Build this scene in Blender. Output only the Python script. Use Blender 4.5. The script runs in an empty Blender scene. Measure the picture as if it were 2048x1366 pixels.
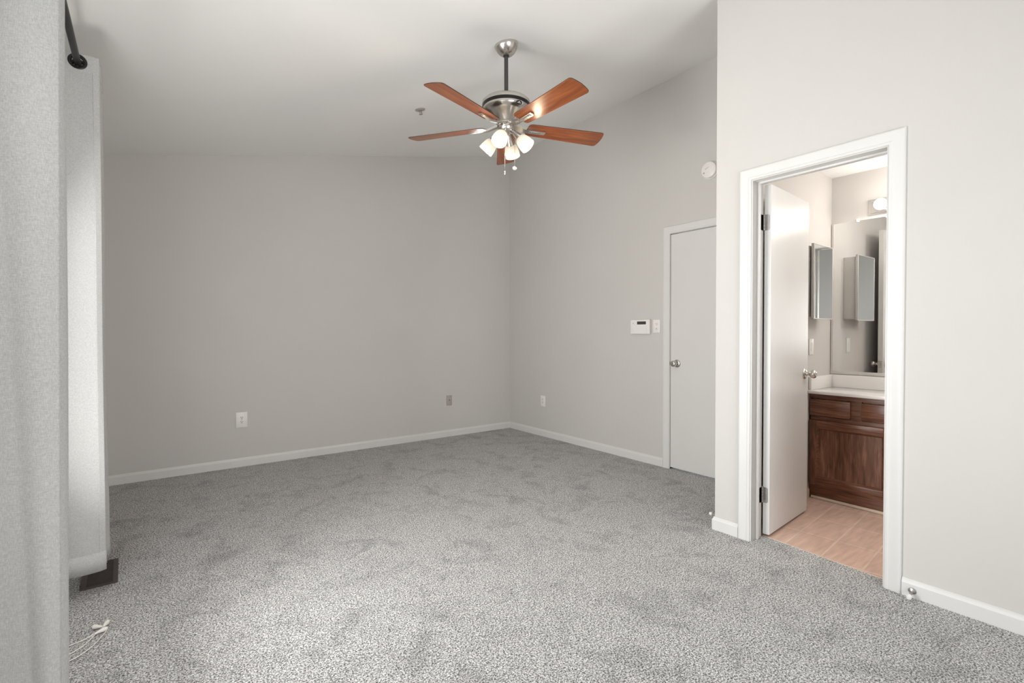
import bpy, bmesh, math, random
from math import sin, cos, pi, radians, atan, atan2, sqrt
from mathutils import Vector, Matrix

random.seed(7)
S = bpy.context.scene
COL = S.collection

# ------------------------------------------------------------------ camera
cam_d = bpy.data.cameras.new('camera')
cam = bpy.data.objects.new('camera', cam_d)
COL.objects.link(cam)
cam_d.sensor_width = 36.0
cam_d.lens = 17.26157
cam_d.clip_start = 0.02
cam_d.clip_end = 60
cam.matrix_world = Matrix((
    (0.80081345, 0.01176943, -0.59879822, 0.0),
    (-0.59891051, 0.01238612, -0.80072017, 0.0),
    (-0.00200724, 0.99985402, 0.0169678, 1.18104),
    (0, 0, 0, 1)))
S.camera = cam

# ------------------------------------------------------------------ colour management
S.view_settings.view_transform = 'Standard'
S.view_settings.look = 'None'
S.view_settings.gamma = 1.0
S.view_settings.use_curve_mapping = False
S.view_settings.exposure = -0.11

# ------------------------------------------------------------------ sky
world = bpy.data.worlds.new('sky')
S.world = world
world.use_nodes = True
wb = world.node_tree.nodes['Background']
wb.inputs[0].default_value = (0.80, 0.90, 1.0, 1)
wb.inputs[1].default_value = 1.2

# ------------------------------------------------------------------ room dimensions (metres)
XL, XR, XB = -0.36, 3.648, 2.734          # window wall, far right wall, bathroom wall
YB, YE, YF = 4.926, 1.621, -1.60          # back wall, end of the bathroom wall, wall behind the camera
ZC, SL = 3.3655, 0.2075                   # ceiling height at the right wall and its slope
XBI = 2.849                               # bathroom side of the bathroom wall
XM, YW, ZB = 4.179, 1.540, 2.345            # bathroom: mirror wall, left wall, ceiling
YS = -0.55                                # bathroom: far end
def zc(x): return ZC - SL * (XR - x)
W1 = (1.64, 2.46, 0.40, 2.00)             # windows in the left wall: y0, y1, z0, z1
W3 = (0.20, 1.06, 0.85, 1.90)
W2 = (0.25, 2.25, 0.45, 2.10)             # added, unseen window in the wall behind the viewer: x0, x1, z0, z1

# ------------------------------------------------------------------ daylight through the left windows and the added one behind
def area(name, loc, rot, sx, sy, power, col, spread=pi):
    d = bpy.data.lights.new(name, 'AREA')
    d.shape = 'RECTANGLE'; d.size = sx; d.size_y = sy
    d.energy = power; d.color = col; d.spread = spread
    o = bpy.data.objects.new(name, d); COL.objects.link(o)
    o.location = loc; o.rotation_euler = rot
    return o
DAY = (0.975, 0.99, 1.0)
# each window gets light from the sky above and from the sunlit ground below
yc, zc1 = (W1[0] + W1[1]) / 2, (W1[2] + W1[3]) / 2
area('skylight_window_1', (XL - 0.16, yc, zc1 + .1), (0, -pi / 2 + radians(25), 0), W1[3] - W1[2], W1[1] - W1[0], 51, DAY)
area('groundlight_window_1', (XL - 0.30, yc, zc1 - .3), (0, -pi / 2 - radians(40), 0), W1[3] - W1[2], W1[1] - W1[0], 62, (1.0, 0.985, 0.955))
yc3, zc3 = (W3[0] + W3[1]) / 2, (W3[2] + W3[3]) / 2
area('skylight_window_3', (XL - 0.16, yc3, zc3 + .05), (0, -pi / 2 + radians(25), 0), W3[3] - W3[2], W3[1] - W3[0], 13, DAY)
area('groundlight_window_3', (XL - 0.30, yc3, zc3 - .2), (0, -pi / 2 - radians(40), 0), W3[3] - W3[2], W3[1] - W3[0], 14, (1.0, 0.985, 0.955))
xc2, zc2 = (W2[0] + W2[1]) / 2, (W2[2] + W2[3]) / 2  # added window behind the viewer: extra light for back wall and ceiling
area('added_skylight_behind', (xc2, YF - 0.22, zc2 + .1), (pi / 2 - radians(10), 0, 0), W2[1] - W2[0], W2[3] - W2[2], 39, DAY)
area('added_groundlight_behind', (xc2, YF - 0.36, zc2 - .3), (pi / 2 + radians(40), 0, 0), W2[1] - W2[0], W2[3] - W2[2], 60, (1.0, 0.985, 0.955))

# ================================================================== materials
MATS = {}
def newmat(name):
    m = bpy.data.materials.new(name); m.use_nodes = True
    nt = m.node_tree
    b = nt.nodes['Principled BSDF']
    MATS[name] = m
    return m, nt, b
def N(nt, t, **kw):
    n = nt.nodes.new(t)
    for k, v in kw.items(): setattr(n, k, v)
    return n
def simple(name, col, rough=0.5, metal=0.0, bump=0.0, bscale=200.0, spec=0.5, vary=0.0, vscale=3.0, aniso=0.0):
    m, nt, b = newmat(name)
    b.inputs['Base Color'].default_value = (*col, 1)
    b.inputs['Roughness'].default_value = rough
    b.inputs['Metallic'].default_value = metal
    b.inputs['Specular IOR Level'].default_value = spec
    if aniso: b.inputs['Anisotropic'].default_value = aniso
    tc = N(nt, 'ShaderNodeTexCoord')
    if vary:
        n = N(nt, 'ShaderNodeTexNoise'); n.inputs['Scale'].default_value = vscale; n.inputs['Detail'].default_value = 4
        nt.links.new(tc.outputs['Object'], n.inputs['Vector'])
        r = N(nt, 'ShaderNodeValToRGB')
        r.color_ramp.elements[0].position = 0.3; r.color_ramp.elements[1].position = 0.7
        r.color_ramp.elements[0].color = (*[c * (1 - vary) for c in col], 1)
        r.color_ramp.elements[1].color = (*[min(1, c * (1 + vary)) for c in col], 1)
        nt.links.new(n.outputs['Fac'], r.inputs['Fac']); nt.links.new(r.outputs['Color'], b.inputs['Base Color'])
    if bump:
        n = N(nt, 'ShaderNodeTexNoise'); n.inputs['Scale'].default_value = bscale; n.inputs['Detail'].default_value = 3
        nt.links.new(tc.outputs['Object'], n.inputs['Vector'])
        bp = N(nt, 'ShaderNodeBump'); bp.inputs['Strength'].default_value = bump; bp.inputs['Distance'].default_value = 0.002
        nt.links.new(n.outputs['Fac'], bp.inputs['Height']); nt.links.new(bp.outputs['Normal'], b.inputs['Normal'])
    return m

WALL = simple('greige_wall_paint', (0.584, 0.5670, 0.5455), 0.62, bump=0.12, bscale=260, vary=0.012, vscale=2.0, spec=0.3)
BATHWALL = simple('bathroom_wall_paint', (0.60, 0.575, 0.55), 0.5, bump=0.10, bscale=260, vary=0.012, vscale=2.0, spec=0.3)
CEIL = simple('ceiling_paint', (0.86, 0.855, 0.845), 0.8, bump=0.1, bscale=180, vary=0.01, vscale=1.5, spec=0.2)
TRIM = simple('white_trim_paint', (0.675, 0.668, 0.652), 0.38, bump=0.05, bscale=90, vary=0.015, vscale=8)
DOORW = simple('white_door_paint', (0.655, 0.645, 0.628), 0.30, bump=0.05, bscale=60, vary=0.01, vscale=4)
PLASTIC = simple('white_plastic', (0.80, 0.78, 0.76), 0.35, vary=0.01, vscale=20)
BEIGEPL = simple('beige_grey_plate', (0.40, 0.365, 0.335), 0.4, vary=0.02, vscale=60)
DARK = simple('dark_slot', (0.035, 0.032, 0.03), 0.5, vary=0.05, vscale=50)
NICKEL = simple('brushed_nickel', (0.62, 0.59, 0.55), 0.26, 1.0, bump=0.05, bscale=400, vary=0.03, vscale=30)
STEEL = simple('satin_steel_hinge', (0.42, 0.40, 0.385), 0.42, 1.0, vary=0.06, vscale=60)
CHROME = simple('chrome', (0.72, 0.71, 0.69), 0.10, 1.0, vary=0.02, vscale=40)
PEWTER = simple('dark_rod_metal', (0.085, 0.08, 0.078), 0.38, 0.6, vary=0.05, vscale=30)
RODM = simple('dark_curtain_rod_metal', (0.040, 0.039, 0.039), 0.4, 0.5, vary=0.05, vscale=30)
BLACKM = simple('black_metal', (0.02, 0.02, 0.02), 0.28, 0.5, vary=0.05, vscale=30)
BRONZE = simple('dark_bronze_vent', (0.085, 0.070, 0.062), 0.5, 0.3, vary=0.08, vscale=40)
LCD = simple('lcd_screen', (0.055, 0.05, 0.048), 0.2, vary=0.05, vscale=80)
MARBLE = simple('white_cultured_marble', (0.80, 0.775, 0.75), 0.16, vary=0.02, vscale=6)
CREAM = simple('cream_shoe_moulding', (0.66, 0.55, 0.44), 0.5, vary=0.06, vscale=25)
TAN = simple('tan_baseboard', (0.55, 0.45, 0.37), 0.5, vary=0.04, vscale=15)
ALU = simple('aluminium_frame', (0.60, 0.57, 0.54), 0.40, 0.25, vary=0.02, vscale=30)
TASSEL = simple('cord_plastic', (0.80, 0.77, 0.72), 0.4, vary=0.02, vscale=60)
BLADETOP = simple('blade_edge_dark', (0.05, 0.025, 0.015), 0.45, vary=0.1, vscale=20)

def mirror_mat():
    m, nt, b = newmat('silvered_mirror')
    b.inputs['Base Color'].default_value = (0.86, 0.87, 0.865, 1)
    b.inputs['Metallic'].default_value = 1.0
    tc = N(nt, 'ShaderNodeTexCoord')
    n = N(nt, 'ShaderNodeTexNoise'); n.inputs['Scale'].default_value = 40
    nt.links.new(tc.outputs['Object'], n.inputs['Vector'])
    mr = N(nt, 'ShaderNodeMapRange'); mr.inputs['To Min'].default_value = 0.0; mr.inputs['To Max'].default_value = 0.015
    nt.links.new(n.outputs['Fac'], mr.inputs['Value']); nt.links.new(mr.outputs['Result'], b.inputs['Roughness'])
    return m
MIRROR = mirror_mat()

def carpet_mat():
    m, nt, b = newmat('grey_cut_pile_carpet')
    b.inputs['Roughness'].default_value = 0.95
    b.inputs['Specular IOR Level'].default_value = 0.1
    b.inputs['Sheen Weight'].default_value = 0.15
    tc = N(nt, 'ShaderNodeTexCoord')
    # tuft speckle
    n1 = N(nt, 'ShaderNodeTexNoise'); n1.inputs['Scale'].default_value = 170; n1.inputs['Detail'].default_value = 2.5; n1.inputs['Roughness'].default_value = 0.65
    n1.inputs['Distortion'].default_value = 0.6
    nt.links.new(tc.outputs['Object'], n1.inputs['Vector'])
    r1 = N(nt, 'ShaderNodeValToRGB')
    e = r1.color_ramp.elements
    e[0].position = 0.38; e[0].color = (0.075, 0.073, 0.071, 1)
    e[1].position = 0.60; e[1].color = (0.80, 0.79, 0.775, 1)
    x = e.new(0.5); x.color = (0.40, 0.394, 0.385, 1)
    nt.links.new(n1.outputs['Fac'], r1.inputs['Fac'])
    # brushed pile patches (foot marks, vacuum nap)
    n2 = N(nt, 'ShaderNodeTexNoise'); n2.inputs['Scale'].default_value = 5.0; n2.inputs['Detail'].default_value = 6; n2.inputs['Roughness'].default_value = 0.62
    n2.inputs['Distortion'].default_value = 0.8
    nt.links.new(tc.outputs['Object'], n2.inputs['Vector'])
    r2 = N(nt, 'ShaderNodeValToRGB')
    e = r2.color_ramp.elements
    e[0].position = 0.30; e[0].color = (0.70, 0.70, 0.70, 1)
    e[1].position = 0.50; e[1].color = (1.0, 1.0, 1.0, 1)
    nt.links.new(n2.outputs['Fac'], r2.inputs['Fac'])
    mx = N(nt, 'ShaderNodeMix', data_type='RGBA', blend_type='MULTIPLY')
    mx.inputs[0].default_value = 1.0
    nt.links.new(r1.outputs['Color'], mx.inputs[6]); nt.links.new(r2.outputs['Color'], mx.inputs[7])
    nt.links.new(mx.outputs[2], b.inputs['Base Color'])
    bp = N(nt, 'ShaderNodeBump'); bp.inputs['Strength'].default_value = 0.9; bp.inputs['Distance'].default_value = 0.006
    nt.links.new(n1.outputs['Fac'], bp.inputs['Height']); nt.links.new(bp.outputs['Normal'], b.inputs['Normal'])
    return m
CARPET = carpet_mat()

def tile_mat():
    m, nt, b = newmat('pink_beige_floor_tile')
    b.inputs['Roughness'].default_value = 0.36
    tc = N(nt, 'ShaderNodeTexCoord')
    mp = N(nt, 'ShaderNodeMapping'); mp.inputs['Location'].default_value = (-2.83, -1.085, 0); mp.vector_type = 'POINT'
    mp2 = N(nt, 'ShaderNodeMapping'); mp2.inputs['Rotation'].default_value = (0, 0, radians(-5.0))
    nt.links.new(tc.outputs['Object'], mp.inputs['Vector']); nt.links.new(mp.outputs['Vector'], mp2.inputs['Vector'])
    br = N(nt, 'ShaderNodeTexBrick'); br.offset = 0.0
    br.inputs['Scale'].default_value = 1.0; br.inputs['Brick Width'].default_value = 0.302; br.inputs['Row Height'].default_value = 0.188
    br.inputs['Mortar Size'].default_value = 0.0055; br.inputs['Mortar Smooth'].default_value = 0.3
    br.inputs['Color1'].default_value = (0.70, 0.495, 0.40, 1); br.inputs['Color2'].default_value = (0.655, 0.46, 0.37, 1)
    br.inputs['Mortar'].default_value = (0.79, 0.60, 0.50, 1)
    nt.links.new(mp2.outputs['Vector'], br.inputs['Vector'])
    mp3 = N(nt, 'ShaderNodeMapping'); mp3.inputs['Scale'].default_value = (6, 38, 1); mp3.inputs['Rotation'].default_value = (0, 0, radians(60))
    nt.links.new(mp.outputs['Vector'], mp3.inputs['Vector'])
    n = N(nt, 'ShaderNodeTexNoise'); n.inputs['Scale'].default_value = 1.0; n.inputs['Detail'].default_value = 5
    nt.links.new(mp3.outputs['Vector'], n.inputs['Vector'])
    r = N(nt, 'ShaderNodeValToRGB'); r.color_ramp.elements[0].position = 0.3; r.color_ramp.elements[1].position = 0.7
    r.color_ramp.elements[0].color = (0.80, 0.78, 0.76, 1); r.color_ramp.elements[1].color = (1.08, 1.08, 1.08, 1)
    nt.links.new(n.outputs['Fac'], r.inputs['Fac'])
    mx = N(nt, 'ShaderNodeMix', data_type='RGBA', blend_type='MULTIPLY'); mx.inputs[0].default_value = 1.0
    nt.links.new(br.outputs['Color'], mx.inputs[6]); nt.links.new(r.outputs['Color'], mx.inputs[7])
    nt.links.new(mx.outputs[2], b.inputs['Base Color'])
    bp = N(nt, 'ShaderNodeBump'); bp.inputs['Strength'].default_value = 0.4; bp.inputs['Distance'].default_value = 0.002; bp.invert = True
    nt.links.new(br.outputs['Fac'], bp.inputs['Height']); nt.links.new(bp.outputs['Normal'], b.inputs['Normal'])
    return m
TILE = tile_mat()

def wood_mat(name, c0, c1, c2, axis, rough, stretch=14.0, scale=5.0, bump=0.1):
    """grain runs along the given object axis"""
    m, nt, b = newmat(name)
    b.inputs['Roughness'].default_value = rough
    tc = N(nt, 'ShaderNodeTexCoord')
    mp = N(nt, 'ShaderNodeMapping')
    sc = [scale * stretch] * 3; sc[axis] = scale
    mp.inputs['Scale'].default_value = sc
    nt.links.new(tc.outputs['Object'], mp.inputs['Vector'])
    n = N(nt, 'ShaderNodeTexNoise'); n.inputs['Scale'].default_value = 1.0; n.inputs['Detail'].default_value = 6
    n.inputs['Roughness'].default_value = 0.6; n.inputs['Distortion'].default_value = 0.5
    nt.links.new(mp.outputs['Vector'], n.inputs['Vector'])
    r = N(nt, 'ShaderNodeValToRGB'); e = r.color_ramp.elements
    e[0].position = 0.30; e[0].color = (*c0, 1); e[1].position = 0.72; e[1].color = (*c2, 1)
    x = e.new(0.5); x.color = (*c1, 1)
    nt.links.new(n.outputs['Fac'], r.inputs['Fac']); nt.links.new(r.outputs['Color'], b.inputs['Base Color'])
    bp = N(nt, 'ShaderNodeBump'); bp.inputs['Strength'].default_value = bump; bp.inputs['Distance'].default_value = 0.002
    nt.links.new(n.outputs['Fac'], bp.inputs['Height']); nt.links.new(bp.outputs['Normal'], b.inputs['Normal'])
    return m
BLADE = wood_mat('cherry_blade_wood', (0.115, 0.028, 0.009), (0.23, 0.064, 0.019), (0.33, 0.105, 0.034), 0, 0.30, 12, 3.0, 0.03)
VWOOD_H = wood_mat('dark_stained_oak_horizontal', (0.055, 0.019, 0.009), (0.145, 0.054, 0.026), (0.27, 0.118, 0.064), 1, 0.30, 16, 6.0, 0.25)
VWOOD_V = wood_mat('dark_stained_oak_vertical', (0.055, 0.020, 0.010), (0.150, 0.060, 0.031), (0.29, 0.138, 0.080), 2, 0.34, 10, 5.0, 0.2)

def fabric_mat():
    m, nt, b = newmat('grey_linen_weave')
    b.inputs['Roughness'].default_value = 0.9
    b.inputs['Specular IOR Level'].default_value = 0.15
    b.inputs['Sheen Weight'].default_value = 0.1
    tc = N(nt, 'ShaderNodeTexCoord')
    cols = []
    for sc in ((900, 900, 130), (130, 130, 1100)):
        mp = N(nt, 'ShaderNodeMapping'); mp.inputs['Scale'].default_value = sc
        nt.links.new(tc.outputs['Object'], mp.inputs['Vector'])
        n = N(nt, 'ShaderNodeTexNoise'); n.inputs['Scale'].default_value = 1.0; n.inputs['Detail'].default_value = 2
        nt.links.new(mp.outputs['Vector'], n.inputs['Vector'])
        cols.append(n)
    ad = N(nt, 'ShaderNodeMath', operation='ADD')
    nt.links.new(cols[0].outputs['Fac'], ad.inputs[0]); nt.links.new(cols[1].outputs['Fac'], ad.inputs[1])
    mr = N(nt, 'ShaderNodeMapRange'); mr.inputs['From Min'].default_value = 0.7; mr.inputs['From Max'].default_value = 1.3
    nt.links.new(ad.outputs[0], mr.inputs['Value'])
    r = N(nt, 'ShaderNodeValToRGB')
    r.color_ramp.elements[0].color = (0.43, 0.428, 0.42, 1); r.color_ramp.elements[1].color = (0.62, 0.617, 0.608, 1)
    nt.links.new(mr.outputs['Result'], r.inputs['Fac']); nt.links.new(r.outputs['Color'], b.inputs['Base Color'])
    bp = N(nt, 'ShaderNodeBump'); bp.inputs['Strength'].default_value = 0.25; bp.inputs['Distance'].default_value = 0.0008
    nt.links.new(mr.outputs['Result'], bp.inputs['Height']); nt.links.new(bp.outputs['Normal'], b.inputs['Normal'])
    # a little daylight comes through the cloth
    tr = N(nt, 'ShaderNodeBsdfTranslucent'); nt.links.new(r.outputs['Color'], tr.inputs['Color'])
    ms = N(nt, 'ShaderNodeMixShader'); ms.inputs[0].default_value = 0.12
    out = nt.nodes['Material Output']
    nt.links.new(b.outputs[0], ms.inputs[1]); nt.links.new(tr.outputs[0], ms.inputs[2]); nt.links.new(ms.outputs[0], out.inputs['Surface'])
    return m
FABRIC = fabric_mat()

def glow_mat(name, col, strength, base=(0.9, 0.88, 0.85)):
    m, nt, b = newmat(name)
    b.inputs['Base Color'].default_value = (*base, 1)
    b.inputs['Roughness'].default_value = 0.4
    b.inputs['Emission Color'].default_value = (*col, 1)
    tc = N(nt, 'ShaderNodeTexCoord')
    sx = N(nt, 'ShaderNodeSeparateXYZ'); nt.links.new(tc.outputs['Object'], sx.inputs[0])
    mr = N(nt, 'ShaderNodeMapRange')
    mr.inputs['From Min'].default_value = 0.05; mr.inputs['From Max'].default_value = 0.125
    mr.inputs['To Min'].default_value = strength * 0.30; mr.inputs['To Max'].default_value = strength
    nt.links.new(sx.outputs['Z'], mr.inputs['Value']); nt.links.new(mr.outputs['Result'], b.inputs['Emission Strength'])
    return m
SHADE = glow_mat('lit_frosted_glass_shade', (1.0, 0.84, 0.62), 1.25, (0.30, 0.28, 0.25))
BULB = glow_mat('lit_frosted_bulb', (1.0, 0.90, 0.76), 9.0)
GLOBE = glow_mat('lit_vanity_globe', (1.0, 0.95, 0.89), 8.0)

def glass_mat():
    m = bpy.data.materials.new('window_glass'); m.use_nodes = True
    nt = m.node_tree; nt.nodes.clear()
    out = N(nt, 'ShaderNodeOutputMaterial'); t = N(nt, 'ShaderNodeBsdfTransparent'); g = N(nt, 'ShaderNodeBsdfGlossy')
    g.inputs['Roughness'].default_value = 0.0
    f = N(nt, 'ShaderNodeFresnel'); f.inputs['IOR'].default_value = 1.45
    ms = N(nt, 'ShaderNodeMixShader')
    nt.links.new(f.outputs[0], ms.inputs[0]); nt.links.new(t.outputs[0], ms.inputs[1]); nt.links.new(g.outputs[0], ms.inputs[2])
    nt.links.new(ms.outputs[0], out.inputs['Surface'])
    return m
GLASS = glass_mat()

# ================================================================== mesh helpers
def nb(): return bmesh.new()
def box(bm, x0, x1, y0, y1, z0, z1, M=None, bev=0.0, seg=2):
    r = bmesh.ops.create_cube(bm, size=1.0)
    vs = r['verts']
    T = Matrix.Translation(((x0 + x1) / 2, (y0 + y1) / 2, (z0 + z1) / 2)) @ Matrix.Diagonal((abs(x1 - x0), abs(y1 - y0), abs(z1 - z0), 1))
    bmesh.ops.transform(bm, matrix=T, verts=vs)
    if bev:
        es = list({e for v in vs for e in v.link_edges})
        rr = bmesh.ops.bevel(bm, geom=es, offset=bev, segments=seg, affect='EDGES', profile=0.5, clamp_overlap=True)
        vs = list({v for f in rr['faces'] for v in f.verts} | {v for v in vs if v.is_valid})
    if M is not None: bmesh.ops.transform(bm, matrix=M, verts=vs)
    return vs
def lathe(bm, prof, seg=32, M=None):
    """prof: (radius, z) from one end to the other; axis z"""
    rings = []; vs = []
    for r, z in prof:
        if r < 1e-6:
            v = bm.verts.new((0, 0, z)); rings.append([v]); vs.append(v)
        else:
            ring = [bm.verts.new((r * cos(2 * pi * i / seg), r * sin(2 * pi * i / seg), z)) for i in range(seg)]
            rings.append(ring); vs += ring
    for a, b in zip(rings, rings[1:]):
        for i in range(seg):
            j = (i + 1) % seg
            if len(a) == 1 and len(b) == 1: continue
            if len(a) == 1: bm.faces.new((a[0], b[i], b[j]))
            elif len(b) == 1: bm.faces.new((a[j], a[i], b[0]))
            else: bm.faces.new((a[i], b[i], b[j], a[j]))
    if len(rings[0]) > 1: bm.faces.new(rings[0])
    if len(rings[-1]) > 1: bm.faces.new(rings[-1][::-1])
    if M is not None: bmesh.ops.transform(bm, matrix=M, verts=vs)
    return vs
def prism(bm, pts, n, t, M=None):
    """pts: closed polygon of 3D points, extruded by vector n * t"""
    n = Vector(n) * t
    a = [bm.verts.new(p) for p in pts]; b = [bm.verts.new(Vector(p) + n) for p in pts]
    k = len(pts)
    bm.faces.new(a); bm.faces.new(b[::-1])
    for i in range(k):
        j = (i + 1) % k
        bm.faces.new((a[j], a[i], b[i], b[j]))
    if M is not None: bmesh.ops.transform(bm, matrix=M, verts=a + b)
    return a + b
def tube(bm, path, r, seg=10):
    path = [Vector(p) for p in path]
    rings = []
    up = Vector((0, 0, 1))
    for i, p in enumerate(path):
        d = (path[min(i + 1, len(path) - 1)] - path[max(i - 1, 0)]).normalized()
        u = d.cross(up)
        if u.length < 1e-3: u = d.cross(Vector((1, 0, 0)))
        u.normalize(); w = d.cross(u).normalized()
        rr = r[i] if isinstance(r, (list, tuple)) else r
        rings.append([bm.verts.new(p + (u * cos(2 * pi * k / seg) + w * sin(2 * pi * k / seg)) * rr) for k in range(seg)])
    for a, b in zip(rings, rings[1:]):
        for k in range(seg):
            j = (k + 1) % seg
            bm.faces.new((a[k], a[j], b[j], b[k]))
    bm.faces.new(rings[0][::-1]); bm.faces.new(rings[-1])
def sphere(bm, c, r, sx=1, sy=1, sz=1, u=20, v=14):
    rr = bmesh.ops.create_uvsphere(bm, u_segments=u, v_segments=v, radius=r)
    bmesh.ops.transform(bm, matrix=Matrix.Translation(c) @ Matrix.Diagonal((sx, sy, sz, 1)), verts=rr['verts'])
    return rr['verts']
def align(d, loc=(0, 0, 0)):
    """matrix that turns +z into direction d and moves to loc"""
    q = Vector((0, 0, 1)).rotation_difference(Vector(d).normalized())
    return Matrix.Translation(loc) @ q.to_matrix().to_4x4()
def obj(name, bm, mat, parent=None, loc=None, rot=None, smooth=False, kind=None, label=None, cat=None, group=None, matrix=None):
    bmesh.ops.recalc_face_normals(bm, faces=bm.faces[:])
    me = bpy.data.meshes.new(name); bm.to_mesh(me); bm.free()
    if smooth:
        for p in me.polygons: p.use_smooth = True
        if smooth != 'all':
            try: me.set_sharp_from_angle(angle=radians(smooth if smooth is not True else 35))
            except Exception: pass
    me.materials.append(mat)
    o = bpy.data.objects.new(name, me); COL.objects.link(o)
    if parent is not None: o.parent = parent
    if matrix is not None: o.matrix_local = matrix
    if loc is not None: o.location = loc
    if rot is not None: o.rotation_euler = rot
    tag(o, label, cat, group, kind)
    return o
def tag(o, label=None, cat=None, group=None, kind=None):
    if label: o['label'] = label
    if cat: o['category'] = cat
    if group: o['group'] = group
    if kind: o['kind'] = kind
def empty(name, loc, label, cat, group=None, rot=None, kind=None):
    o = bpy.data.objects.new(name, None); COL.objects.link(o)
    o.empty_display_size = 0.05
    o.location = loc
    if rot is not None: o.rotation_euler = rot
    tag(o, label, cat, group, kind)
    return o

# ================================================================== the shell
# floor: carpet with its slightly slanting cut edge in the bathroom doorway
bm = nb()
prism(bm, [(XL - .12, YF - .1, -0.06), (XB + 0.005, YF - .1, -0.06), (XB + 0.005, 0.782, -0.06), (2.812, 0.782, -0.06), (2.868, 1.402, -0.06), (XB + 0.005, 1.402, -0.06),
           (XB + 0.005, YE - 0.005, -0.06), (XR + .06, YE - .005, -0.06), (XR + .06, YB + .1, -0.06), (XL - .12, YB + .1, -0.06)], (0, 0, 1), 0.06)
obj('floor', bm, CARPET, kind='structure', label='grey speckled cut pile carpet covering the bedroom floor', cat='floor')
bm = nb()
prism(bm, [(2.812, 0.782, -0.06), (2.812, YS - .1, -0.06), (XM + .1, YS - .1, -0.06), (XM + .1, YW + .03, -0.06), (2.80, YW + .03, -0.06), (2.80, 1.402, -0.06), (2.868, 1.402, -0.06)], (0, 0, 1), 0.0585)
obj('floor_bathroom', bm, TILE, kind='structure', label='pinkish beige tiled floor of the bathroom beyond the open door', cat='floor')
# a thin pale strip where carpet meets tile
bm = nb()
prism(bm, [(2.812, 0.784, -0.002), (2.868, 1.400, -0.002), (2.876, 1.400, -0.002), (2.820, 0.784, -0.002)], (0, 0, 1), 0.0035)
obj('trim_1', bm, CREAM, kind='structure', label='thin pale edging strip between carpet and bathroom tile', cat='trim')

# sloped ceiling
bm = nb()
x0, x1 = XL - .12, XR + .12
prism(bm, [(x0, YF - .1, zc(x0)), (x1, YF - .1, zc(x1)), (x1, YF - .1, zc(x1) + .1), (x0, YF - .1, zc(x0) + .1)], (0, 1, 0), YB - YF + .2)
obj('ceiling', bm, CEIL, kind='structure', label='white sloping ceiling rising from the window side to the right', cat='ceiling')
bm = nb(); box(bm, XBI - .05, XM + .1, YS - .1, YW + .03, ZB, ZB + .08)
obj('ceiling_bathroom', bm, CEIL, kind='structure', label='flat white bathroom ceiling seen through the doorway', cat='ceiling')

def wall_yz(bm, x0, x1, rects):
    for (a, b, c, d) in rects: box(bm, x0, x1, a, b, c, d)
bm = nb()
prism(bm, [(XL - .12, YB, -.05), (XR + .1, YB, -.05), (XR + .1, YB, zc(XR + .1) + .03), (XL - .12, YB, zc(XL - .12) + .03)], (0, 1, 0), 0.1)
obj('wall_back', bm, WALL, kind='structure', label='greige back wall with a sloping top edge', cat='wall')
bm = nb()
box(bm, XL - .12, W2[0], YF - .12, YF, -.05, zc(W2[0])); box(bm, W2[1], XB + .115, YF - .12, YF, -.05, zc(XB) + .06)
box(bm, W2[0], W2[1], YF - .12, YF, -.05, W2[2]); box(bm, W2[0], W2[1], YF - .12, YF, W2[3], zc(W2[1]))
obj('wall_front', bm, WALL, kind='structure', label='greige wall behind the viewer', cat='wall')
bm = nb()
zt = zc(XL) + 0.0
wall_yz(bm, XL - .12, XL, [(YF - .1, YB + .1, -.05, W1[2]), (YF - .1, YB + .1, W1[3], zt), (YF - .1, W3[0], W1[2], W1[3]), (W3[1], W1[0], W1[2], W1[3]), (W3[0], W3[1], W1[2], W3[2]), (W3[0], W3[1], W3[3], W1[3]), (W1[1], YB + .1, W1[2], W1[3])])
obj('wall_left', bm, WALL, kind='structure', label='greige window wall on the left behind the curtains', cat='wall')
# right wall with the closed door's opening
D2 = (1.865, 2.586, 2.036)
bm = nb()
wall_yz(bm, XR, XR + .12, [(YE - .06, D2[0], -.05, ZC), (D2[1], YB + .05, -.05, ZC), (D2[0], D2[1], D2[2], ZC)])
obj('wall_right', bm, WALL, kind='structure', label='greige right wall with keypad, smoke detector and closed white door', cat='wall')
# bathroom wall with the open doorway
D1 = (0.782, 1.402, 2.036)
bm = nb()
ztop = zc(XB) + .02
wall_yz(bm, XB, XBI, [(YF - .05, D1[0], -.05, ztop), (D1[1], YE, -.05, ztop), (D1[0], D1[1], D1[2], ztop)])
obj('wall_bathroom', bm, WALL, kind='structure', label='nearer greige wall on the right with the bathroom doorway', cat='wall')
# return wall between bathroom and bedroom (also the bathroom's left wall)
bm = nb()
prism(bm, [(XBI - .01, YW, -.05), (XR + .1, YW, -.05), (XR + .1, YW, zc(XR + .1) + .02), (XBI - .01, YW, zc(XBI) + .03)], (0, 1, 0), YE - YW)
box(bm, XR + .1, XM + .1, YW, YE, -.05, ZB + .1)
obj('wall_return', bm, BATHWALL, kind='structure', label='short wall closing the bathroom off from the bedroom', cat='wall')
bm = nb(); box(bm, XM, XM + .1, YS - .1, YW + .03, -.05, ZB + .1)
obj('wall_mirror', bm, BATHWALL, kind='structure', label='bathroom wall behind the vanity and mirror', cat='wall')
bm = nb(); box(bm, XBI - .01, XM + .05, YS - .1, YS, -.05, ZB + .1)
obj('wall_bathroom_end', bm, BATHWALL, kind='structure', label='end wall of the bathroom', cat='wall')

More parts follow.
